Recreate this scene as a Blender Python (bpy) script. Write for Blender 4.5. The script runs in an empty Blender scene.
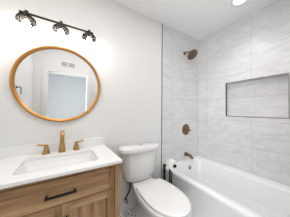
import bpy, bmesh, math, random
from mathutils import Vector, Matrix
random.seed(7)
C = bpy.context.scene.collection
scene = bpy.context.scene
PI = math.pi

# ------------------------------------------------------------------ camera
H = 2.50
f_px = 130.433
cam_d = bpy.data.cameras.new('camera')
cam = bpy.data.objects.new('camera', cam_d); C.objects.link(cam)
cam_d.sensor_fit = 'HORIZONTAL'; cam_d.sensor_width = 36.0
cam_d.lens = 36.0 * f_px / 290.0
cam_d.clip_start = 0.01
rt = Vector((0.8460726, -0.53300741, 0.00801646)); up = Vector((-0.01535681, -0.00933911, 0.99983846)); fw = Vector((0.53284644, 0.84605903, 0.01608685))
M = Matrix((rt, up, -fw)).transposed().to_4x4()
M.translation = Vector((0, -1.4802, 1.2208))
cam.matrix_world = M
scene.camera = cam

# ------------------------------------------------------------------ world, lights, exposure
w = bpy.data.worlds.new('world'); scene.world = w; w.use_nodes = True
w.node_tree.nodes['Background'].inputs[0].default_value = (0.80, 0.88, 1.0, 1)
w.node_tree.nodes['Background'].inputs[1].default_value = 0.6
scene.view_settings.view_transform = 'Standard'
scene.view_settings.look = 'None'
scene.view_settings.gamma = 1.0
scene.view_settings.use_curve_mapping = False
scene.view_settings.exposure = 0.30
E_FILL_CAN, E_CAN1, E_HALL_FILL, E_WIN_FILL, E_BULB = 5.0, 1.4, 0.8, 54.0, 52.0     # strengths of the lamps below (four in watts, then emission)

def disc_lamp(name, loc, power, color, size, spread=180):
    d = bpy.data.lights.new(name, 'AREA'); d.shape = 'DISK'; d.size = size; d.energy = power; d.color = color; d.spread = math.radians(spread)
    o = bpy.data.objects.new(name, d); C.objects.link(o); o.location = loc
    return o
CAN1 = (1.70, -0.805); FILL_CAN2 = (0.85, -1.0); FILL_CAN3 = (0.05, -0.92)  # first is the tub downlight, the other two are added for fill
disc_lamp('recessed_lamp', (CAN1[0], CAN1[1], H - 0.012), E_CAN1, (1.0, 0.985, 0.97), 0.12, 100)
for cn in (FILL_CAN2, FILL_CAN3): disc_lamp('recessed_lamp', (cn[0], cn[1], H - 0.012), E_FILL_CAN, (1.0, 0.985, 0.97), 0.15)  # pair of added downlights, out of view, filling the room
hl = bpy.data.lights.new('hall_fill', 'AREA'); hl.shape = 'RECTANGLE'; hl.size = 0.9; hl.size_y = 0.9; hl.energy = E_HALL_FILL; hl.color = (0.86, 0.93, 1.0)
hlo = bpy.data.objects.new('hall_fill', hl); C.objects.link(hlo); hlo.location = (0.1, -2.25, H - 0.03)  # added cool fill under the hall ceiling, no fixture modelled
wl = bpy.data.lights.new('window_fill', 'AREA'); wl.shape = 'RECTANGLE'; wl.size = 1.0; wl.size_y = 1.5; wl.energy = E_WIN_FILL; wl.color = (0.93, 0.97, 1.0)
wlo = bpy.data.objects.new('window_fill', wl); C.objects.link(wlo); wlo.location = (-0.97, -2.2, 1.15); wlo.rotation_euler = (PI / 2, 0, -PI / 2)  # added fill through the doorway, aimed to brighten the tub apron

# ------------------------------------------------------------------ material helpers
def mat(name, color, rough=0.5, metal=0.0, noise=0.0, nscale=30.0, bump=0.0, spec=None, coat=0.0):
    m = bpy.data.materials.new(name); m.use_nodes = True
    nt = m.node_tree; b = nt.nodes['Principled BSDF']
    b.inputs['Roughness'].default_value = rough; b.inputs['Metallic'].default_value = metal
    b.inputs['Base Color'].default_value = (*color, 1)
    if coat: b.inputs['Coat Weight'].default_value = coat; b.inputs['Coat Roughness'].default_value = 0.05
    if spec is not None: b.inputs['Specular IOR Level'].default_value = spec
    tc = nt.nodes.new('ShaderNodeTexCoord'); n = nt.nodes.new('ShaderNodeTexNoise')
    n.inputs['Scale'].default_value = nscale; n.inputs['Detail'].default_value = 4
    nt.links.new(tc.outputs['Object'], n.inputs['Vector'])
    r = nt.nodes.new('ShaderNodeMapRange'); r.inputs['To Min'].default_value = 1 - noise; r.inputs['To Max'].default_value = 1 + noise
    nt.links.new(n.outputs['Fac'], r.inputs['Value'])
    mx = nt.nodes.new('ShaderNodeMix'); mx.data_type = 'RGBA'; mx.blend_type = 'MULTIPLY'; mx.inputs['Factor'].default_value = 1
    mx.inputs['A'].default_value = (*color, 1)
    nt.links.new(r.outputs[0], mx.inputs['B']); nt.links.new(mx.outputs['Result'], b.inputs['Base Color'])
    if bump:
        bp = nt.nodes.new('ShaderNodeBump'); bp.inputs['Strength'].default_value = bump; bp.inputs['Distance'].default_value = 0.002
        nt.links.new(n.outputs['Fac'], bp.inputs['Height']); nt.links.new(bp.outputs['Normal'], b.inputs['Normal'])
    return m

def math_node(nt, op, a, b=None):
    n = nt.nodes.new('ShaderNodeMath'); n.operation = op
    for i, v in enumerate((a, b)):
        if v is None: continue
        if isinstance(v, (int, float)): n.inputs[i].default_value = v
        else: nt.links.new(v, n.inputs[i])
    return n.outputs[0]

def ramp(nt, fac, stops):
    r = nt.nodes.new('ShaderNodeValToRGB'); e = r.color_ramp.elements
    while len(e) < len(stops): e.new(0.5)
    for el, (p, c) in zip(e, stops): el.position = p; el.color = (*c, 1)
    nt.links.new(fac, r.inputs['Fac']); return r.outputs['Color']

def marble_tile(name, uaxis, u0, tw, v0, th):
    """Honed white-grey marble, stacked tiles tw x th with thin grout, in world metres."""
    m = bpy.data.materials.new(name); m.use_nodes = True; nt = m.node_tree; b = nt.nodes['Principled BSDF']
    geo = nt.nodes.new('ShaderNodeNewGeometry'); sep = nt.nodes.new('ShaderNodeSeparateXYZ'); nt.links.new(geo.outputs['Position'], sep.inputs[0])
    u = math_node(nt, 'DIVIDE', math_node(nt, 'SUBTRACT', sep.outputs[uaxis], u0), tw)
    v = math_node(nt, 'DIVIDE', math_node(nt, 'SUBTRACT', sep.outputs['Z'], v0), th)
    du = math_node(nt, 'MULTIPLY', math_node(nt, 'ABSOLUTE', math_node(nt, 'SUBTRACT', math_node(nt, 'FRACT', math_node(nt, 'ADD', u, 0.5)), 0.5)), tw)
    dv = math_node(nt, 'MULTIPLY', math_node(nt, 'ABSOLUTE', math_node(nt, 'SUBTRACT', math_node(nt, 'FRACT', math_node(nt, 'ADD', v, 0.5)), 0.5)), th)
    grout = math_node(nt, 'LESS_THAN', math_node(nt, 'MINIMUM', du, dv), 0.0022)
    cid = nt.nodes.new('ShaderNodeCombineXYZ')
    nt.links.new(math_node(nt, 'FLOOR', u), cid.inputs[0]); nt.links.new(math_node(nt, 'FLOOR', v), cid.inputs[1])
    wn = nt.nodes.new('ShaderNodeTexWhiteNoise'); wn.noise_dimensions = '3D'; nt.links.new(cid.outputs[0], wn.inputs['Vector'])
    vm = nt.nodes.new('ShaderNodeVectorMath'); vm.operation = 'MULTIPLY_ADD'; vm.inputs[1].default_value = (9, 9, 9)
    nt.links.new(wn.outputs['Color'], vm.inputs[0])
    st = nt.nodes.new('ShaderNodeVectorMath'); st.operation = 'MULTIPLY'; st.inputs[1].default_value = (1, 1, 2.6)
    nt.links.new(geo.outputs['Position'], st.inputs[0]); nt.links.new(st.outputs[0], vm.inputs[2])
    n1 = nt.nodes.new('ShaderNodeTexNoise'); n1.inputs['Scale'].default_value = 3.2; n1.inputs['Detail'].default_value = 7; n1.inputs['Distortion'].default_value = 1.1
    nt.links.new(vm.outputs[0], n1.inputs['Vector'])
    vein = math_node(nt, 'ABSOLUTE', math_node(nt, 'SUBTRACT', n1.outputs['Fac'], 0.5))
    cv = ramp(nt, vein, [(0.0, (0.67, 0.67, 0.675)), (0.02, (0.735, 0.733, 0.737)), (0.09, (0.775, 0.772, 0.774))])
    n2 = nt.nodes.new('ShaderNodeTexNoise'); n2.inputs['Scale'].default_value = 5.5; n2.inputs['Detail'].default_value = 6
    nt.links.new(vm.outputs[0], n2.inputs['Vector'])
    cc = ramp(nt, n2.outputs['Fac'], [(0.3, (0.94, 0.94, 0.945)), (0.6, (1, 1, 1))])
    mx = nt.nodes.new('ShaderNodeMix'); mx.data_type = 'RGBA'; mx.blend_type = 'MULTIPLY'; mx.inputs['Factor'].default_value = 1
    nt.links.new(cv, mx.inputs['A']); nt.links.new(cc, mx.inputs['B'])
    g = nt.nodes.new('ShaderNodeMix'); g.data_type = 'RGBA'; g.inputs['B'].default_value = (0.56, 0.56, 0.56, 1)
    nt.links.new(grout, g.inputs['Factor']); nt.links.new(mx.outputs['Result'], g.inputs['A'])
    nt.links.new(g.outputs['Result'], b.inputs['Base Color'])
    b.inputs['Roughness'].default_value = 0.38
    return m

def wood(name, axis):
    """Natural mid-brown oak, grain running along the given object axis (0 = x, 2 = z)."""
    m = bpy.data.materials.new(name); m.use_nodes = True; nt = m.node_tree; b = nt.nodes['Principled BSDF']
    tc = nt.nodes.new('ShaderNodeTexCoord'); mp = nt.nodes.new('ShaderNodeMapping')
    s = [22, 22, 22]; s[axis] = 1.6; mp.inputs['Scale'].default_value = s
    nt.links.new(tc.outputs['Object'], mp.inputs['Vector'])
    n = nt.nodes.new('ShaderNodeTexNoise'); n.inputs['Scale'].default_value = 1.0; n.inputs['Detail'].default_value = 6; n.inputs['Distortion'].default_value = 0.6
    nt.links.new(mp.outputs[0], n.inputs['Vector'])
    c = ramp(nt, n.outputs['Fac'], [(0.28, (0.235, 0.128, 0.058)), (0.5, (0.40, 0.238, 0.117)), (0.74, (0.58, 0.375, 0.205))])
    mp2 = nt.nodes.new('ShaderNodeMapping'); s2 = [160, 160, 160]; s2[axis] = 6; mp2.inputs['Scale'].default_value = s2
    nt.links.new(tc.outputs['Object'], mp2.inputs['Vector'])
    n2 = nt.nodes.new('ShaderNodeTexNoise'); n2.inputs['Scale'].default_value = 1; nt.links.new(mp2.outputs[0], n2.inputs['Vector'])
    c2 = ramp(nt, n2.outputs['Fac'], [(0.35, (0.82, 0.80, 0.78)), (0.55, (1, 1, 1))])
    mx = nt.nodes.new('ShaderNodeMix'); mx.data_type = 'RGBA'; mx.blend_type = 'MULTIPLY'; mx.inputs['Factor'].default_value = 1
    nt.links.new(c, mx.inputs['A']); nt.links.new(c2, mx.inputs['B']); nt.links.new(mx.outputs['Result'], b.inputs['Base Color'])
    b.inputs['Roughness'].default_value = 0.5
    return m

def emit(name, color, strength):
    m = bpy.data.materials.new(name); m.use_nodes = True; nt = m.node_tree; nt.nodes.clear()
    e = nt.nodes.new('ShaderNodeEmission'); e.inputs[0].default_value = (*color, 1); e.inputs[1].default_value = strength
    o = nt.nodes.new('ShaderNodeOutputMaterial'); nt.links.new(e.outputs[0], o.inputs[0]); return m

def thin_glass(name):
    m = bpy.data.materials.new(name); m.use_nodes = True; nt = m.node_tree; nt.nodes.clear()
    t = nt.nodes.new('ShaderNodeBsdfTransparent'); t.inputs[0].default_value = (0.97, 0.97, 0.965, 1)
    t2 = nt.nodes.new('ShaderNodeBsdfTransparent'); t2.inputs[0].default_value = (0.30, 0.29, 0.28, 1)
    g = nt.nodes.new('ShaderNodeBsdfGlossy'); g.inputs['Roughness'].default_value = 0.03
    lw = nt.nodes.new('ShaderNodeLayerWeight'); lw.inputs['Blend'].default_value = 0.25
    pw = math_node(nt, 'POWER', lw.outputs['Facing'], 3.0)
    m0 = nt.nodes.new('ShaderNodeMixShader'); nt.links.new(math_node(nt, 'MULTIPLY', pw, 0.10), m0.inputs[0])
    nt.links.new(t.outputs[0], m0.inputs[1]); nt.links.new(t2.outputs[0], m0.inputs[2])
    m1 = nt.nodes.new('ShaderNodeMixShader'); nt.links.new(math_node(nt, 'MULTIPLY', lw.outputs['Fresnel'], 0.25), m1.inputs[0])
    nt.links.new(m0.outputs[0], m1.inputs[1]); nt.links.new(g.outputs[0], m1.inputs[2])
    o = nt.nodes.new('ShaderNodeOutputMaterial'); nt.links.new(m1.outputs[0], o.inputs[0]); return m

def painted_refraction_glass(name):
    """Thick glass shoulder: dark refraction painted in as noise patches of dark gloss."""
    m = bpy.data.materials.new(name); m.use_nodes = True; nt = m.node_tree; nt.nodes.clear()
    t = nt.nodes.new('ShaderNodeBsdfTransparent'); t.inputs[0].default_value = (0.90, 0.895, 0.885, 1)
    g = nt.nodes.new('ShaderNodeBsdfGlossy'); g.inputs['Roughness'].default_value = 0.2; g.inputs['Color'].default_value = (0.10, 0.088, 0.08, 1)
    tc = nt.nodes.new('ShaderNodeTexCoord'); n = nt.nodes.new('ShaderNodeTexNoise'); n.inputs['Scale'].default_value = 55; nt.links.new(tc.outputs['Object'], n.inputs['Vector'])
    mr = nt.nodes.new('ShaderNodeMapRange'); mr.inputs['From Min'].default_value = 0.40; mr.inputs['From Max'].default_value = 0.52; mr.inputs['To Min'].default_value = 0.30; mr.inputs['To Max'].default_value = 0.90
    nt.links.new(n.outputs['Fac'], mr.inputs['Value'])
    mx = nt.nodes.new('ShaderNodeMixShader'); nt.links.new(mr.outputs[0], mx.inputs[0]); nt.links.new(t.outputs[0], mx.inputs[1]); nt.links.new(g.outputs[0], mx.inputs[2])
    o = nt.nodes.new('ShaderNodeOutputMaterial'); nt.links.new(mx.outputs[0], o.inputs[0]); return m

def floor_tile(name):
    """Cream encaustic floor tile with dark slate motifs, 0.1 m repeat."""
    m = bpy.data.materials.new(name); m.use_nodes = True; nt = m.node_tree; b = nt.nodes['Principled BSDF']
    geo = nt.nodes.new('ShaderNodeNewGeometry'); sep = nt.nodes.new('ShaderNodeSeparateXYZ'); nt.links.new(geo.outputs['Position'], sep.inputs[0])
    def cell(o, s):
        return math_node(nt, 'MULTIPLY', math_node(nt, 'ABSOLUTE', math_node(nt, 'SUBTRACT', math_node(nt, 'FRACT', math_node(nt, 'DIVIDE', o, s)), 0.5)), s)
    a, c = cell(sep.outputs['X'], 0.1), cell(sep.outputs['Y'], 0.1)
    r = math_node(nt, 'SQRT', math_node(nt, 'ADD', math_node(nt, 'MULTIPLY', a, a), math_node(nt, 'MULTIPLY', c, c)))
    ring = math_node(nt, 'LESS_THAN', math_node(nt, 'ABSOLUTE', math_node(nt, 'SUBTRACT', r, 0.031)), 0.004)
    dia = math_node(nt, 'LESS_THAN', math_node(nt, 'ADD', a, c), 0.014)
    cor = math_node(nt, 'GREATER_THAN', math_node(nt, 'ADD', a, c), 0.086)
    p = math_node(nt, 'MAXIMUM', math_node(nt, 'MAXIMUM', ring, dia), cor)
    g = nt.nodes.new('ShaderNodeMix'); g.data_type = 'RGBA'; g.inputs['A'].default_value = (0.76, 0.76, 0.755, 1); g.inputs['B'].default_value = (0.10, 0.115, 0.14, 1)
    nt.links.new(p, g.inputs['Factor']); nt.links.new(g.outputs['Result'], b.inputs['Base Color']); b.inputs['Roughness'].default_value = 0.35
    return m

WALL = mat('wall_paint', (0.83, 0.828, 0.822), 0.85, noise=0.01, nscale=60, bump=0.05)
CEIL = mat('ceiling_paint', (0.94, 0.945, 0.95), 0.9, noise=0.01, nscale=60)
HALLW = mat('hall_paint', (0.62, 0.65, 0.67), 0.85, noise=0.01)
TRIMW = mat('white_trim_paint', (0.84, 0.84, 0.83), 0.4)
TILE_B = marble_tile('marble_back', 'X', 1.43, 0.61, 0.43, 0.33)
TILE_R = marble_tile('marble_side', 'Y', -0.79, 0.61, 0.43, 0.33)
FLOOR = floor_tile('floor_tile')
HALLF = wood('hall_wood', 0)
EDGE = mat('bronze_edge', (0.20, 0.185, 0.17), 0.4, 0.6)
NEDGE = mat('niche_edge', (0.30, 0.285, 0.27), 0.4, 0.5)
WOODX = wood('oak_horizontal', 0); WOODZ = wood('oak_vertical', 2)
DARK = mat('shadow_wood', (0.08, 0.05, 0.03), 0.8)
QUARTZ = mat('quartz', (0.89, 0.89, 0.885), 0.22, noise=0.012, nscale=14)
CERAMIC = mat('ceramic', (0.88, 0.88, 0.875), 0.12, noise=0.004, coat=0.4)
ACRYLIC = mat('acrylic', (0.88, 0.885, 0.885), 0.2, noise=0.004, coat=0.3)
PLASTIC = mat('seat_plastic', (0.88, 0.87, 0.86), 0.25, noise=0.004)
GOLD = mat('brushed_gold', (0.46, 0.28, 0.105), 0.30, 1.0, noise=0.04, nscale=90)
BRONZE = mat('champagne_bronze', (0.25, 0.155, 0.092), 0.30, 1.0, noise=0.05, nscale=80)
NOZZLE = mat('nozzle_rubber', (0.16, 0.10, 0.06), 0.5, 0.3, noise=0.3, nscale=160)
MGOLD = mat('mirror_gold', (0.54, 0.262, 0.082), 0.30, 1.0, noise=0.05, nscale=50)
BLACK = mat('matte_black', (0.010, 0.009, 0.009), 0.6, noise=0.1, spec=0.25)
LIGHTMETAL = mat('dark_bronze', (0.045, 0.036, 0.030), 0.35, 0.7, noise=0.1)
CHROME = mat('chrome', (0.62, 0.62, 0.62), 0.15, 1.0)
GREYMETAL = mat('grey_overflow', (0.26, 0.26, 0.26), 0.3, 0.9)
RUBBER = mat('braided_hose', (0.012, 0.012, 0.013), 0.6, noise=0.4, nscale=300)
PAPER = mat('tissue_paper', (0.86, 0.85, 0.83), 0.95, noise=0.02, nscale=120, bump=0.2)
CARD = mat('cardboard', (0.45, 0.33, 0.22), 0.9)
MIRROR = mat('mirror_glass', (0.73, 0.735, 0.735), 0.01, 1.0)
GLASS = thin_glass('clear_glass')
BULB = emit('bulb_glow', (1.0, 0.945, 0.88), E_BULB)
LENS = emit('lens_glow', (1.0, 0.98, 0.95), 2.2)
HOLDER = painted_refraction_glass('painted_refraction_glass')  # dark refraction is painted into this shade glass
FILL_PANE = emit('fill_glow_pane', (0.9, 0.96, 1.0), 2.0)  # glow for the added hall window
VENT = mat('vent_grey', (0.30, 0.285, 0.265), 0.5)

# ------------------------------------------------------------------ mesh helpers
def obj(name, bm, m, parent=None, smooth=False, bevel=0.0, segs=2, sharp=0.6):
    bmesh.ops.recalc_face_normals(bm, faces=bm.faces)
    me = bpy.data.meshes.new(name); bm.to_mesh(me); bm.free()
    o = bpy.data.objects.new(name, me); C.objects.link(o); me.materials.append(m)
    if bevel:
        md = o.modifiers.new('bevel', 'BEVEL'); md.width = bevel; md.segments = segs; md.limit_method = 'ANGLE'; md.angle_limit = 0.6
    if smooth:
        for p in me.polygons: p.use_smooth = True
        me.set_sharp_from_angle(angle=sharp)
    if parent: o.parent = parent; o.matrix_parent_inverse = Matrix.Translation(-parent.location)
    return o

def thing(name, label, cat, loc=(0, 0, 0), group=None):
    o = bpy.data.objects.new(name, None); C.objects.link(o); o.location = loc; o.empty_display_size = 0.05
    o['label'] = label; o['category'] = cat
    if group: o['group'] = group
    return o
def tag(o, label, cat, group=None):
    o['label'] = label; o['category'] = cat
    if group: o['group'] = group
    return o
def struct(o):
    o['kind'] = 'structure'; return o

def box(bm, x0, x1, y0, y1, z0, z1):
    x0, x1 = sorted((x0, x1)); y0, y1 = sorted((y0, y1)); z0, z1 = sorted((z0, z1))
    v = [bm.verts.new((x, y, z)) for x in (x0, x1) for y in (y0, y1) for z in (z0, z1)]
    for f in ((0, 1, 3, 2), (4, 6, 7, 5), (0, 4, 5, 1), (2, 3, 7, 6), (0, 2, 6, 4), (1, 5, 7, 3)): bm.faces.new([v[i] for i in f])
    return bm
def boxes(*bs):
    bm = bmesh.new()
    for b in bs: box(bm, *b)
    return bm

def loft(bm, rings, cap0=True, cap1=True, closed=True):
    R = [[bm.verts.new(p) for p in r] for r in rings]
    n = len(R[0])
    for a, b in zip(R, R[1:]):
        for i in range(n if closed else n - 1):
            j = (i + 1) % n
            bm.faces.new((a[i], a[j], b[j], b[i]))
    if cap0: bm.faces.new(R[0][::-1])
    if cap1: bm.faces.new(R[-1])
    return bm

def frame_of(d):
    d = Vector(d).normalized(); a = Vector((0, 0, 1)) if abs(d.z) < 0.9 else Vector((1, 0, 0))
    u = d.cross(a).normalized(); return u, d.cross(u).normalized()

def lathe(bm, prof, origin, axis=(0, 0, 1), n=32, cap0=True, cap1=True):
    """prof = [(radius, distance along axis)]"""
    o = Vector(origin); ax = Vector(axis).normalized(); u, v = frame_of(ax)
    return loft(bm, [[o + ax * h + (u * math.cos(2 * PI * i / n) + v * math.sin(2 * PI * i / n)) * max(r, 1e-4) for i in range(n)] for r, h in prof], cap0, cap1)

def tube(bm, pts, rad, n=14, smooth_n=0):
    pts = [Vector(p) for p in pts]
    if smooth_n:
        q = []
        P = [pts[0]] + pts + [pts[-1]]
        for i in range(1, len(P) - 2):
            for k in range(smooth_n):
                t = k / smooth_n
                q.append(0.5 * ((2 * P[i]) + (P[i + 1] - P[i - 1]) * t + (2 * P[i - 1] - 5 * P[i] + 4 * P[i + 1] - P[i + 2]) * t * t + (3 * P[i] - P[i - 1] - 3 * P[i + 1] + P[i + 2]) * t ** 3))
        pts = q + [pts[-1]]
    N = len(pts); rings = []; u = None
    for i, p in enumerate(pts):
        d = (pts[min(i + 1, N - 1)] - pts[max(i - 1, 0)]).normalized()
        if u is None: u, v = frame_of(d)
        else: u = (u - d * u.dot(d)).normalized(); v = d.cross(u).normalized()
        r = rad[min(int(i * len(rad) / N), len(rad) - 1)] if isinstance(rad, (list, tuple)) and len(rad) != 2 else (rad if not isinstance(rad, (list, tuple)) else rad[0] + (rad[1] - rad[0]) * i / (N - 1))
        rings.append([p + (u * math.cos(2 * PI * k / n) + v * math.sin(2 * PI * k / n)) * r for k in range(n)])
    return loft(bm, rings)

def rrect(x0, x1, y0, y1, r, z, n=6):
    """rounded rectangle, counter-clockwise, 4*(n+1) points"""
    out = []
    for cx, cy, a0 in ((x1 - r, y1 - r, 0), (x0 + r, y1 - r, PI / 2), (x0 + r, y0 + r, PI), (x1 - r, y0 + r, 3 * PI / 2)):
        for k in range(n + 1):
            a = a0 + PI / 2 * k / n; out.append(Vector((cx + r * math.cos(a), cy + r * math.sin(a), z)))
    return out

# ------------------------------------------------------------------ the room
XL, XR, XT, YF = -0.45, 2.066, 1.224, -1.52
struct(obj('floor', boxes((XL - .1, XR + .2, YF - .12, .1, -.1, 0)), FLOOR))
struct(obj('ceiling', boxes((XL - .1, XR + .2, YF - .12, .1, H, H + .1)), CEIL))
struct(obj('wall_back', boxes((XL - .1, XT, 0, .1, 0, H)), WALL))
struct(obj('wall_shower', boxes((XT, XR + .2, -.004, .1, 0, H)), TILE_B))
struct(obj('wall_left', boxes((XL - .1, XL, YF - .12, 0, 0, H)), WALL))
NY0, NY1, NZ0, NZ1, ND = -1.1146, -.479, 1.154, 1.635, .095
struct(obj('wall_right', boxes((XR, XR + .2, YF, -.004, 0, NZ0), (XR, XR + .2, YF, -.004, NZ1, H), (XR, XR + .2, YF, NY0, NZ0, NZ1), (XR, XR + .2, NY1, -.004, NZ0, NZ1), (XR + ND, XR + .2, NY0, NY1, NZ0, NZ1)), TILE_R))
DX0, DX1, DZ = -.24, .42, 1.935
struct(obj('wall_front', boxes((XL, DX0, YF - .1, YF, 0, H), (DX1, 1.225, YF - .1, YF, 0, H), (DX0, DX1, YF - .1, YF, DZ, H)), WALL))
struct(obj('wall_alcove', boxes((1.225, XR + .2, YF - .1, YF, 0, H)), TILE_B))
# hall beyond the doorway (seen in the mirror)
struct(obj('floor_hall', boxes((-1.0, 1.3, -4.3, YF - .12, -.1, 0)), HALLF))
struct(obj('ceiling_hall', boxes((-1.0, 1.3, -4.3, YF - .12, H, H + .1)), CEIL))
struct(obj('wall_hall', boxes((-1.0, 1.3, -4.4, -4.3, 0, H)), HALLW))
struct(obj('wall_hall_left', boxes((-1.1, -1.0, -4.3, YF - .1, 0, H)), HALLW))
struct(obj('wall_hall_right', boxes((1.3, 1.4, -4.3, YF - .1, 0, H)), HALLW))
struct(obj('added_window_1', boxes((-1.0, -.975, -2.77, -2.70, .33, 1.97), (-1.0, -.975, -1.70, -1.63, .33, 1.97), (-1.0, -.975, -2.70, -1.70, .33, .40), (-1.0, -.975, -2.70, -1.70, 1.90, 1.97)), TRIMW))  # unseen window, added to go with the side fill lamp
struct(obj('added_window_pane', boxes((-1.0, -.985, -2.70, -1.70, .40, 1.90)), FILL_PANE))  # glowing pane of the added window
# trims
struct(obj('trim_1', boxes((XT - .010, XT, -.007, 0, 0, H)), EDGE))
t = .010; p = .004
struct(obj('trim_2', boxes((XR - p, XR + .02, NY1, NY1 + t, NZ0 - t, NZ1 + t), (XR - p, XR + .02, NY0 - t, NY0, NZ0 - t, NZ1 + t), (XR - p, XR + .02, NY0, NY1, NZ1, NZ1 + t), (XR - p, XR + .02, NY0, NY1, NZ0 - t, NZ0)), NEDGE))
struct(obj('trim_3', boxes((DX0 - .085, DX0, YF, YF + .016, 0, DZ + .07), (DX1, DX1 + .085, YF, YF + .016, 0, DZ + .07), (DX0, DX1, YF, YF + .016, DZ, DZ + .07)), TRIMW, bevel=.003))
struct(obj('baseboard_back', boxes((.40, XT - .012, -.012, 0, 0, .09)), TRIMW, bevel=.003))

# recessed ceiling lights
def can_light(x, y, label):
    t = thing('recessed_light', label, 'ceiling light', (x, y, H))
    bm = bmesh.new(); lathe(bm, [(.066, 0), (.088, 0), (.088, -.005), (.066, -.009), (.066, 0)], (x, y, H), n=40, cap0=False, cap1=False)
    obj('trim_ring', bm, TRIMW, t, True)
    bm = bmesh.new(); lathe(bm, [(.0, -.004), (.065, -.004), (.065, -.001), (0, -.001)], (x, y, H), n=40)
    obj('lens', bm, LENS, t, True)
can_light(*CAN1, 'round white recessed light glowing in the ceiling above the tub')
can_light(*FILL_CAN2, 'round white recessed light added as unseen fill in front of the toilet')
can_light(*FILL_CAN3, 'round white recessed light added as unseen fill in front of the vanity')

# wall vent above the doorway, robe hook on the left wall (both seen in the mirror)
v = thing('wall_vent', 'small grey slotted vent grille high on the wall above the doorway', 'vent', (.07, YF, 2.11))
obj('vent_frame', boxes((-.055, .205, YF, YF + .006, 2.055, 2.16)), TRIMW, v)
obj('vent_slats', boxes(*[(x0, x0 + .105, YF + .005, YF + .009, 2.072 + .027 * k, 2.090 + .027 * k) for k in range(3) for x0 in (-.037, .082)]), VENT, v)
HY, HZ = -.57, 1.475
h = thing('robe_hook', 'black robe hook on the left wall reflected at the edge of the mirror', 'hook', (XL, HY, HZ))
bm = bmesh.new(); lathe(bm, [(.014, 0), (.014, .006), (.005, .008)], (XL, HY, HZ), (1, 0, 0), 20); obj('rosette', bm, BLACK, h, True)
bm = bmesh.new(); tube(bm, [(XL + .006, HY, HZ), (XL + .032, HY, HZ + .003), (XL + .040, HY, HZ - .015), (XL + .040, HY, HZ - .075)], .005, 10, 6); obj('hook_arm', bm, BLACK, h, True)

# ------------------------------------------------------------------ vanity
VX, VYF, VT = .387, -.520, .8205
va = thing('vanity_cabinet', 'brown oak bathroom vanity cabinet under the white countertop', 'vanity', (0, -.26, 0))
obj('carcass', boxes((-VX, VX, -.006, VYF + .022, .0, .66), (-VX, VX, -.006, -.02, .66, VT), (-VX, -VX + .018, -.02, VYF + .022, .66, VT), (VX - .018, VX, -.02, VYF + .022, .66, VT)), WOODZ, va)
SX = .341
obj('stile', boxes((SX, VX, VYF, VYF + .022, 0, VT)), WOODZ, va, bevel=.001)
obj('stile', boxes((XL + .001, -SX, VYF, VYF + .022, 0, VT)), WOODZ, va, bevel=.001)
obj('rail', boxes((-SX, SX, VYF, VYF + .022, .801, VT)), WOODX, va, bevel=.001)
obj('rail', boxes((-SX, SX, VYF, VYF + .022, 0, .095)), WOODX, va, bevel=.001)
def shaker(name, x0, x1, z0, z1, fr, panel_mat):
    d = obj(name, boxes((x0 + fr, x1 - fr, VYF + .009, VYF + .018, z0 + fr, z1 - fr)), panel_mat, va)
    for a, b in ((x0, x0 + fr), (x1 - fr, x1)): obj('frame_stile', boxes((a, b, VYF, VYF + .021, z0, z1)), WOODZ, d, bevel=.0015)
    obj('frame_rail', boxes((x0 + fr, x1 - fr, VYF, VYF + .020, z1 - fr, z1)), WOODX, d, bevel=.0015)
    obj('frame_rail', boxes((x0 + fr, x1 - fr, VYF, VYF + .020, z0, z0 + fr)), WOODX, d, bevel=.0015)
    return d
dr = shaker('drawer_front', -.3365, .3365, .640, .7960, .040, WOODX)
dl = shaker('door', -.3365, -.002, .099, .635, .052, WOODZ)
dR = shaker('door', .002, .3365, .099, .635, .052, WOODZ)
def pull(par, c, half, vertical):
    bs = []
    for s in (-1, 1):
        if vertical: bs.append((c[0] - .005, c[0] + .005, VYF, VYF - .030, c[1] + s * half - .006, c[1] + s * half + .006))
        else: bs.append((c[0] + s * half - .006, c[0] + s * half + .006, VYF, VYF - .030, c[1] - .005, c[1] + .005))
    bs.append((c[0] - .006, c[0] + .006, VYF - .026, VYF - .037, c[1] - half - .006, c[1] + half + .006) if vertical else (c[0] - half - .008, c[0] + half + .008, VYF - .026, VYF - .037, c[1] - .006, c[1] + .006))
    o = obj('drawer_pull' if not vertical else 'door_pull', boxes(*bs), BLACK, par, bevel=.001)
    o['label'] = 'black bar pull'
pull(dr, (0, .712), .073, False)
pull(dl, (-.030, .49), .064, True); pull(dR, (.030, .49), .064, True)

# countertop with a rectangular cut-out, backsplash
CX, CYF, CZ = .393, -.5395, .841
SXH, SY0, SY1 = .245, -.440, -.135
ct = thing('countertop', 'white quartz countertop with sink cut-out on the oak vanity', 'countertop', (0, -.27, VT))
bm = bmesh.new()
CXL = XL + .001
def slab_rings(z0, z1):
    o0 = rrect(CXL, CX, CYF, -.001, .004, z0); o1 = rrect(CXL, CX, CYF, -.001, .004, z1)
    i1 = rrect(-SXH, SXH, SY0, SY1, .03, z1); i0 = rrect(-SXH, SXH, SY0, SY1, .03, z0)
    return [o0, o1, i1, i0, o0]
loft(bm, slab_rings(VT, CZ), False, False); bmesh.ops.remove_doubles(bm, verts=bm.verts, dist=1e-5)
obj('slab', bm, QUARTZ, ct, bevel=.0015)
tag(obj('backsplash', boxes((CXL, CX, -.019, -.001, CZ, .922)), QUARTZ, None, bevel=.0015), 'low white quartz backsplash along the wall behind the faucet', 'backsplash')
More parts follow.
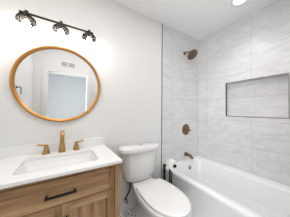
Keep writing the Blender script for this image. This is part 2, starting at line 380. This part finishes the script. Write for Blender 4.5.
# undermount basin
sk = thing('sink_basin', 'white rectangular basin sunk into the countertop below the gold faucet', 'sink', (0, -.29, .7))
bm = bmesh.new(); g = .004
loft(bm, [rrect(-SXH - .02, SXH + .02, SY0 - .02, SY1 + .02, .04, VT - .001), rrect(-SXH + g, SXH - g, SY0 + g, SY1 - g, .03, VT - .001),
          rrect(-SXH + .012, SXH - .012, SY0 + .012, SY1 - .012, .035, .79), rrect(-SXH + .03, SXH - .03, SY0 + .03, SY1 - .03, .05, .735),
          rrect(-SXH + .06, SXH - .06, SY0 + .06, SY1 - .06, .05, .715), rrect(-.03, .03, -.32, -.26, .029, .706)], False, True)
bm2 = bm
obj('basin_bowl', bm, CERAMIC, sk, True, sharp=1.0)
bm = bmesh.new(); lathe(bm, [(.022, 0), (.022, .003), (.016, .005), (0, .005)], (0, -.29, .7062), n=24); obj('drain', bm, GOLD, sk, True)

# widespread faucet
fa = thing('faucet', 'brushed gold widespread faucet with two lever handles behind the sink', 'faucet', (0, -.065, CZ))
bm = bmesh.new()
FY = -.068
path = [((0, FY, .0), .029, .026), ((0, FY, .010), .028, .025), ((0, FY, .05), .022, .020), ((0, FY - .003, .10), .0175, .0165), ((0, FY - .008, .140), .0170, .0155),
        ((0, FY - .024, .172), .0170, .0145), ((0, FY - .052, .186), .0175, .0135), ((0, FY - .085, .180), .0175, .0125), ((0, FY - .110, .160), .0165, .0115)]
rings = []
for i, (c, wx, wy) in enumerate(path):
    a = Vector(path[max(i - 1, 0)][0]); b = Vector(path[min(i + 1, len(path) - 1)][0]); d = (b - a).normalized()
    if i == 0: d = Vector((0, 0, 1))
    n_ = Vector((1, 0, 0)).cross(d).normalized()
    rings.append([Vector(c) + Vector((0, 0, CZ)) + Vector((1, 0, 0)) * wx * math.copysign(abs(math.cos(q)) ** .7, math.cos(q)) + n_ * wy * math.copysign(abs(math.sin(q)) ** .7, math.sin(q)) for q in [2 * PI * k / 24 for k in range(24)]])
loft(bm, rings); obj('spout', bm, GOLD, fa, True, sharp=1.2)
for s in (-1, 1):
    bm = bmesh.new(); x = .116 * s
    lathe(bm, [(.029, 0), (.027, .008), (.021, .030), (.0150, .054), (.0140, .070), (.011, .077), (0, .078)], (x, FY + .004, CZ), n=24)
    hd = obj('handle', bm, GOLD, fa, True, sharp=1.0)
    bm = bmesh.new(); tube(bm, [(x - .008 * s, FY + .004, CZ + .070), (x + .018 * s, FY + .004, CZ + .075), (x + .064 * s, FY + .004, CZ + .084)], (.0095, .0070), 12, 5)
    obj('lever', bm, GOLD, hd, True)

# ------------------------------------------------------------------ mirror
MX, MZ, MR = -.011, 1.463, .354
mi = thing('round_mirror', 'round mirror in a brushed gold frame hung above the vanity', 'mirror', (MX, 0, MZ))
bm = bmesh.new(); R0 = MR
loft(bm, [[Vector((MX + r * math.cos(2 * PI * i / 128), y, MZ + r * math.sin(2 * PI * i / 128))) for i in range(128)] for r, y in
     [(R0 - .027, -.006), (R0 - .004, -.004), (R0, -.010), (R0, -.028), (R0 - .004, -.034), (R0 - .013, -.034), (R0 - .017, -.026), (R0 - .025, -.024), (R0 - .027, -.021), (R0 - .027, -.006)]], False, False)
obj('frame', bm, MGOLD, mi, True, sharp=.9)
bm = bmesh.new(); lathe(bm, [(0, 0), (MR - .025, 0), (MR - .025, .006), (0, .006)], (MX, -.009, MZ), (0, -1, 0), 128); obj('glass', bm, MIRROR, mi, True)

# ------------------------------------------------------------------ vanity light
LY, LZ = -.115, 1.983
vl = thing('vanity_light', 'dark bronze three light bar with clear glass shades above the round mirror', 'light', (-.03, 0, LZ))
bm = bmesh.new(); tube(bm, [(-.298, LY, LZ), (.243, LY, LZ)], .0085, 14); obj('bar', bm, LIGHTMETAL, vl, True)
for x in (-.255, -.024, .207):
    bm = bmesh.new(); tube(bm, [(x, -.002, LZ - .03), (x, -.06, LZ - .03), (x, LY + .012, LZ - .028)], .006, 12); lathe(bm, [(.026, 0), (.026, -.010), (.008, -.014)], (x, -.001, LZ - .03), (0, 1, 0), 24)
    obj('wall_mount', bm, LIGHTMETAL, vl, True)
    bm = bmesh.new(); lathe(bm, [(.010, .020), (.013, .016), (.013, -.012), (.020, -.018), (.021, -.050), (.017, -.054)], (x, LY, LZ), n=24); so = obj('socket', bm, LIGHTMETAL, vl, True, sharp=.8)
    bm = bmesh.new()
    lathe(bm, [(.0215, -.020), (.034, -.022), (.050, -.030), (.060, -.043), (.0630, -.064), (.0615, -.064), (.0585, -.0445), (.049, -.033), (.034, -.0255), (.0215, -.0235)], (x, LY, LZ), n=40, cap0=False, cap1=False)
    obj('shade_shoulder', bm, HOLDER, vl, True, sharp=1.2)
    bm = bmesh.new()
    lathe(bm, [(.0625, -.0645), (.0630, -.080), (.0610, -.112), (.050, -.138), (.0485, -.137), (.0595, -.112), (.0615, -.080), (.0610, -.0645)], (x, LY, LZ), n=40, cap0=False, cap1=False)
    obj('glass_shade', bm, GLASS, vl, True, sharp=1.2)
    bm = bmesh.new(); lathe(bm, [(.012, -.054), (.013, -.062), (.024, -.080), (.027, -.096), (.022, -.112), (.010, -.121), (0, -.123)], (x, LY, LZ), n=24); obj('bulb', bm, BULB, so, True)

# ------------------------------------------------------------------ toilet
TX = .806
to = thing('toilet', 'white two piece toilet with closed lid between the vanity and the tub', 'toilet', (TX, -.4, 0))
def dee(hw, yb, yf, z, n=24, e=2.6, bulge=.62):
    """flat back at yb, bowed front at yf"""
    out = []
    ym = yb + (yf - yb) * (1 - bulge)
    for k in range(n + 1):
        a = PI * k / n
        c, s = math.cos(a), math.sin(a)
        out.append(Vector((TX + hw * math.copysign(abs(c) ** (2 / e), c), ym + (yf - ym) * abs(s) ** (2 / e), z)))
    r = .02
    out += [Vector((TX - hw, yb - r, z)), Vector((TX - hw + r * .3, yb - r * .3, z)), Vector((TX - hw + r, yb, z)), Vector((TX + hw - r, yb, z)), Vector((TX + hw - r * .3, yb - r * .3, z)), Vector((TX + hw, yb - r, z))]
    return out
def pill(hw, yb, yf, z, n=48, e=3.2):
    yc = (yb + yf) / 2; L = (yb - yf) / 2; f = lambda q: math.copysign(abs(q) ** (2 / e), q)
    return [Vector((TX - .014 + hw * f(math.cos(2 * PI * k / n)) , yc + L * f(math.sin(2 * PI * k / n)) * (1 if math.sin(2 * PI * k / n) < 0 else .96), z)) for k in range(n)]
bm = bmesh.new(); loft(bm, [dee(.165, -.03, -.165, .405), dee(.190, -.025, -.185, .425), dee(.205, -.022, -.195, .50), dee(.228, -.018, -.206, .70), dee(.231, -.016, -.208, .7505)])
obj('tank', bm, CERAMIC, to, True, sharp=.7)
bm = bmesh.new(); loft(bm, [pill(.246, -.012, -.224, .7505), pill(.256, -.008, -.230, .757), pill(.256, -.008, -.230, .786), pill(.250, -.012, -.225, .799), pill(.228, -.028, -.204, .805)])
lid = obj('tank_lid', bm, CERAMIC, to, True, sharp=.9)
bm = bmesh.new(); lathe(bm, [(.027, 0), (.027, .005), (.024, .008), (0, .008)], (TX - .005, -.115, .805), n=28); fb = obj('flush_button', bm, CHROME, lid, True); fb['label'] = 'round chrome flush button'
SEATP = [(-.283, .150), (-.292, .160), (-.36, .174), (-.45, .185), (-.55, .186), (-.64, .173), (-.70, .150), (-.75, .117), (-.785, .076), (-.803, .036), (-.808, 0)]
def egg(z, sc=1.0, yshift=0.0, ysc=1.0, n=8):
    pts = []
    P = [SEATP[0]] + SEATP + [(-.803, -.036)]
    half = []
    for i in range(1, len(P) - 2):
        for k in range(n // 2):
            t_ = k / (n // 2)
            f = lambda j: 0.5 * (2 * P[i][j] + (P[i + 1][j] - P[i - 1][j]) * t_ + (2 * P[i - 1][j] - 5 * P[i][j] + 4 * P[i + 1][j] - P[i + 2][j]) * t_ ** 2 + (3 * P[i][j] - P[i - 1][j] - 3 * P[i + 1][j] + P[i + 2][j]) * t_ ** 3)
            half.append((f(0), f(1)))
    half.append(SEATP[-1])
    full = [(y, x) for y, x in half] + [(y, -x) for y, x in half[-2::-1]]
    yc = -.52
    return [Vector((TX + x * sc, yc + (y - yc) * ysc + yshift, z)) for y, x in full]
bm = bmesh.new(); loft(bm, [egg(.4135, .92, 0, .95), egg(.4265, .92, 0, .95), egg(.4270, .99, 0, .99), egg(.4290), egg(.438), egg(.444, .985, 0, .985), egg(.447, .93, 0, .95), egg(.4485, .6, 0, .7)])
obj('seat_lid', bm, PLASTIC, to, True, sharp=1.0)
bm = bmesh.new()
loft(bm, [egg(.4005, 1.045, 0, 1.0), egg(.402, 1.06, 0, 1.005), egg(.410, 1.06, 0, 1.005), egg(.413, 1.045, 0, 1.0), egg(.413, .60, -.01, .62), egg(.4005, .60, -.01, .62), egg(.4005, 1.045, 0, 1.0)], False, False)
obj('seat', bm, PLASTIC, to, True, sharp=1.0)
for s in (-1, 1):
    bm = bmesh.new(); lathe(bm, [(.014, 0), (.014, .03), (.008, .034)], (TX + s * .075, -.268, .400), n=16); obj('seat_hinge', bm, PLASTIC, to, True)
def pedestal(z, hw, yb, yf, e=2.3, n=40):
    yc = (yb + yf) / 2; L = (yb - yf) / 2; out = []
    for k in range(n):
        a = 2 * PI * k / n; c, s = math.cos(a), math.sin(a)
        ww = hw * (1.0 if s < 0 else 1 - .25 * s)
        out.append(Vector((TX + ww * math.copysign(abs(c) ** (2 / e), c), yc + L * math.copysign(abs(s) ** (2 / e), s), z)))
    return out
bm = bmesh.new()
loft(bm, [pedestal(0, .118, -.10, -.60, 3), pedestal(.02, .115, -.10, -.60, 3), pedestal(.10, .100, -.10, -.60, 2.8), pedestal(.20, .110, -.09, -.64, 2.6), pedestal(.28, .145, -.07, -.71, 2.5), pedestal(.34, .175, -.05, -.768, 2.4), pedestal(.385, .188, -.04, -.798, 2.3), pedestal(.400, .185, -.04, -.795, 2.3)])
obj('bowl', bm, CERAMIC, to, True, sharp=1.2)

# supply line
su = thing('supply_valve', 'wall stop valve with a black supply hose running up to the toilet tank', 'valve', (.655, 0, .14))
bm = bmesh.new(); lathe(bm, [(.026, 0), (.024, .006), (.010, .010), (.010, .05)], (.655, -.0005, .14), (0, -1, 0), 20); tube(bm, [(.655, -.042, .128), (.655, -.042, .165)], .011, 14)
sv = obj('valve_body', bm, CHROME, su, True, sharp=.7)
bm = bmesh.new(); lathe(bm, [(.016, 0), (.018, .006), (.014, .016)], (.655, -.052, .14), (0, -1, 0), 16); obj('valve_knob', bm, CHROME, su, True)
bm = bmesh.new(); tube(bm, [(.655, -.042, .165), (.650, -.050, .20), (.672, -.060, .245), (.690, -.070, .30), (.685, -.080, .345), (.690, -.085, .385)], .0085, 10, 6); obj('hose', bm, RUBBER, su, True)
bm = bmesh.new(); lathe(bm, [(.013, 0), (.015, .004), (.015, .024), (.011, .026)], (.690, -.085, .377), n=10); obj('coupling_nut', bm, BLACK, su, True)

# ------------------------------------------------------------------ bathtub
BX0, BX1, BY0, BY1, BZ = 1.226, XR - .001, YF + .001, -.005, .428
tb = thing('bathtub', 'white alcove bathtub with flat apron below the marble tile walls', 'bathtub', ((BX0 + BX1) / 2, -.76, 0))
bm = bmesh.new()
def tr(x0, x1, y0, y1, r, z): return rrect(x0, x1, y0, y1, r, z, 8)
loft(bm, [tr(BX0 + .012, BX1, BY0, BY1, .004, .0), tr(BX0 + .012, BX1, BY0, BY1, .004, .375), tr(BX0 + .002, BX1, BY0, BY1, .004, .385), tr(BX0, BX1, BY0, BY1, .004, .415), tr(BX0 + .004, BX1, BY0, BY1, .004, .424), tr(BX0 + .012, BX1 - .001, BY0, BY1, .006, BZ),
          tr(1.302, 1.945, -1.44, -.075, .13, BZ), tr(1.310, 1.937, -1.43, -.083, .13, .423), tr(1.318, 1.929, -1.42, -.090, .13, .40), tr(1.350, 1.900, -1.30, -.125, .13, .18), tr(1.385, 1.865, -1.24, -.165, .12, .13), tr(1.45, 1.80, -1.15, -.23, .10, .12)], True, True)
obj('tub_shell', bm, ACRYLIC, tb, True, sharp=.9)
bm = bmesh.new(); lathe(bm, [(.030, 0), (.030, .006), (.026, .010), (0, .011)], (1.715, -.100, .325), (0, -1, .12), 28); o = obj('overflow_plate', bm, GREYMETAL, tb, True); o['label'] = 'round grey overflow plate'
bm = bmesh.new(); lathe(bm, [(.035, 0), (.034, .004), (.02, .006), (0, .006)], (1.67, -.30, .1195), n=28); o = obj('drain', bm, GREYMETAL, tb, True)

# shower fittings
SXC = 1.722; WY = -.004
sp = thing('tub_spout', 'bronze tub spout on the tiled wall just above the tub rim', 'spout', (SXC + .01, WY, .505))
bm = bmesh.new(); lathe(bm, [(.037, 0), (.037, .006), (.028, .014)], (SXC + .01, WY, .508), (0, -1, 0), 28); obj('escutcheon', bm, BRONZE, sp, True, sharp=.8)
bm = bmesh.new(); tube(bm, [(SXC + .01, WY - .004, .508), (SXC + .01, WY - .05, .508), (SXC + .01, WY - .095, .503), (SXC + .01, WY - .122, .488), (SXC + .01, WY - .130, .468)], (.026, .021), 18, 5); obj('spout_body', bm, BRONZE, sp, True, sharp=1.2)
va2 = thing('shower_valve', 'bronze shower valve with oval escutcheon in the middle of the tiled wall', 'valve', (SXC + .015, WY, .915))
bm = bmesh.new(); lathe(bm, [(.090, 0), (.090, .004), (.083, .009), (.035, .013), (.030, .030), (.026, .034)], (SXC + .015, WY, .913), (0, -1, 0), 40); obj('escutcheon', bm, BRONZE, va2, True, sharp=.7)
bm = bmesh.new(); lathe(bm, [(.024, .030), (.024, .055), (.020, .060), (0, .061)], (SXC + .015, WY, .913), (0, -1, 0), 24); tube(bm, [(SXC + .015, WY - .046, .913), (SXC + .05, WY - .050, .905), (SXC + .085, WY - .050, .897)], (.009, .007), 12); obj('lever_handle', bm, BRONZE, va2, True, sharp=.8)
sh = thing('shower_fixture', 'round bronze shower head on a bent arm high on the tiled wall', 'shower head', (1.70, WY, 2.17))
bm = bmesh.new(); lathe(bm, [(.030, 0), (.030, .004), (.014, .016)], (1.70, WY, 2.178), (0, -1, 0), 28); obj('flange', bm, BRONZE, sh, True, sharp=.8)
bm = bmesh.new(); tube(bm, [(1.70, WY - .004, 2.178), (1.70, WY - .06, 2.176), (1.70, WY - .10, 2.158), (1.70, WY - .128, 2.130)], .0105, 14, 6); obj('arm', bm, BRONZE, sh, True)
ax = Vector((0, -.66, -.75)); o0 = Vector((1.70, WY - .124, 2.134))
bm = bmesh.new(); lathe(bm, [(.013, -.004), (.019, .006), (.024, .016), (.060, .030), (.083, .040), (.085, .051), (.079, .054)], o0, ax, 40); hd = obj('spray_head', bm, BRONZE, sh, True, sharp=.8)
bm = bmesh.new(); lathe(bm, [(.078, .0535), (.075, .056), (0, .056)], o0, ax, 40)
for r, k in ((.020, 6), (.041, 12), (.062, 18)):
    u, v_ = frame_of(ax)
    for q in range(k):
        a = 2 * PI * q / k; lathe(bm, [(.0035, 0), (.003, .004), (0, .0045)], o0 + ax.normalized() * .0555 + (u * math.cos(a) + v_ * math.sin(a)) * r, ax, 6)
obj('spray_face', bm, NOZZLE, hd, True, sharp=.8)

# ------------------------------------------------------------------ toilet paper stand, roll and brush
PX, PY = 1.092, -.315
AD = Vector((-.30, -.954, 0)).normalized()
ps = thing('toilet_paper_stand', 'thin black toilet paper stand beside the tub holding a white roll', 'stand', (PX, PY, 0))
bm = bmesh.new(); lathe(bm, [(.046, 0), (.046, .008), (.043, .012), (.012, .014)], (PX, PY, 0), n=32); obj('base', bm, BLACK, ps, True, sharp=.7)
bm = bmesh.new(); tube(bm, [(PX, PY, .012), (PX, PY, .618)], .011, 14); obj('post', bm, BLACK, ps, True)
P0 = Vector((PX, PY, .613))
bm = bmesh.new(); tube(bm, [P0, P0 + AD * .122], .0075, 14); lathe(bm, [(.0155, 0), (.0155, .014)], P0 + AD * .120, AD, 18); obj('arm', bm, BLACK, ps, True, sharp=.7)
bm = bmesh.new(); tube(bm, [(PX + .030, PY, .012), (PX + .030, PY, .49)], .0065, 12); obj('spare_roll_rod', bm, BLACK, ps, True)
bm = bmesh.new(); lathe(bm, [(.0195, 0), (.053, 0), (.0545, .002), (.0545, .098), (.053, .1), (.0195, .1), (.0195, 0)], P0 + AD * .012 + Vector((0, 0, -.012)), AD, 40, False, False)
rl = tag(obj('toilet_paper_roll', bm, PAPER, None, True, sharp=.7), 'white toilet paper roll on the arm of the black stand', 'toilet paper')
BXX, BYY = 1.084, -.225
br = thing('toilet_brush', 'black toilet brush with thick handle standing left of the paper stand', 'toilet brush', (BXX, BYY, 0))
bm = bmesh.new(); lathe(bm, [(.036, 0), (.038, .004), (.038, .24), (.036, .245), (.015, .247)], (BXX, BYY, 0), n=32); obj('canister', bm, BLACK, br, True, sharp=.7)
bm = bmesh.new(); lathe(bm, [(.014, .245), (.014, .45), (.019, .455), (.019, .475), (.014, .48), (.014, .525), (.021, .530), (.021, .546), (.014, .552), (0, .553)], (BXX, BYY, 0), n=20); obj('handle', bm, BLACK, br, True, sharp=.7)
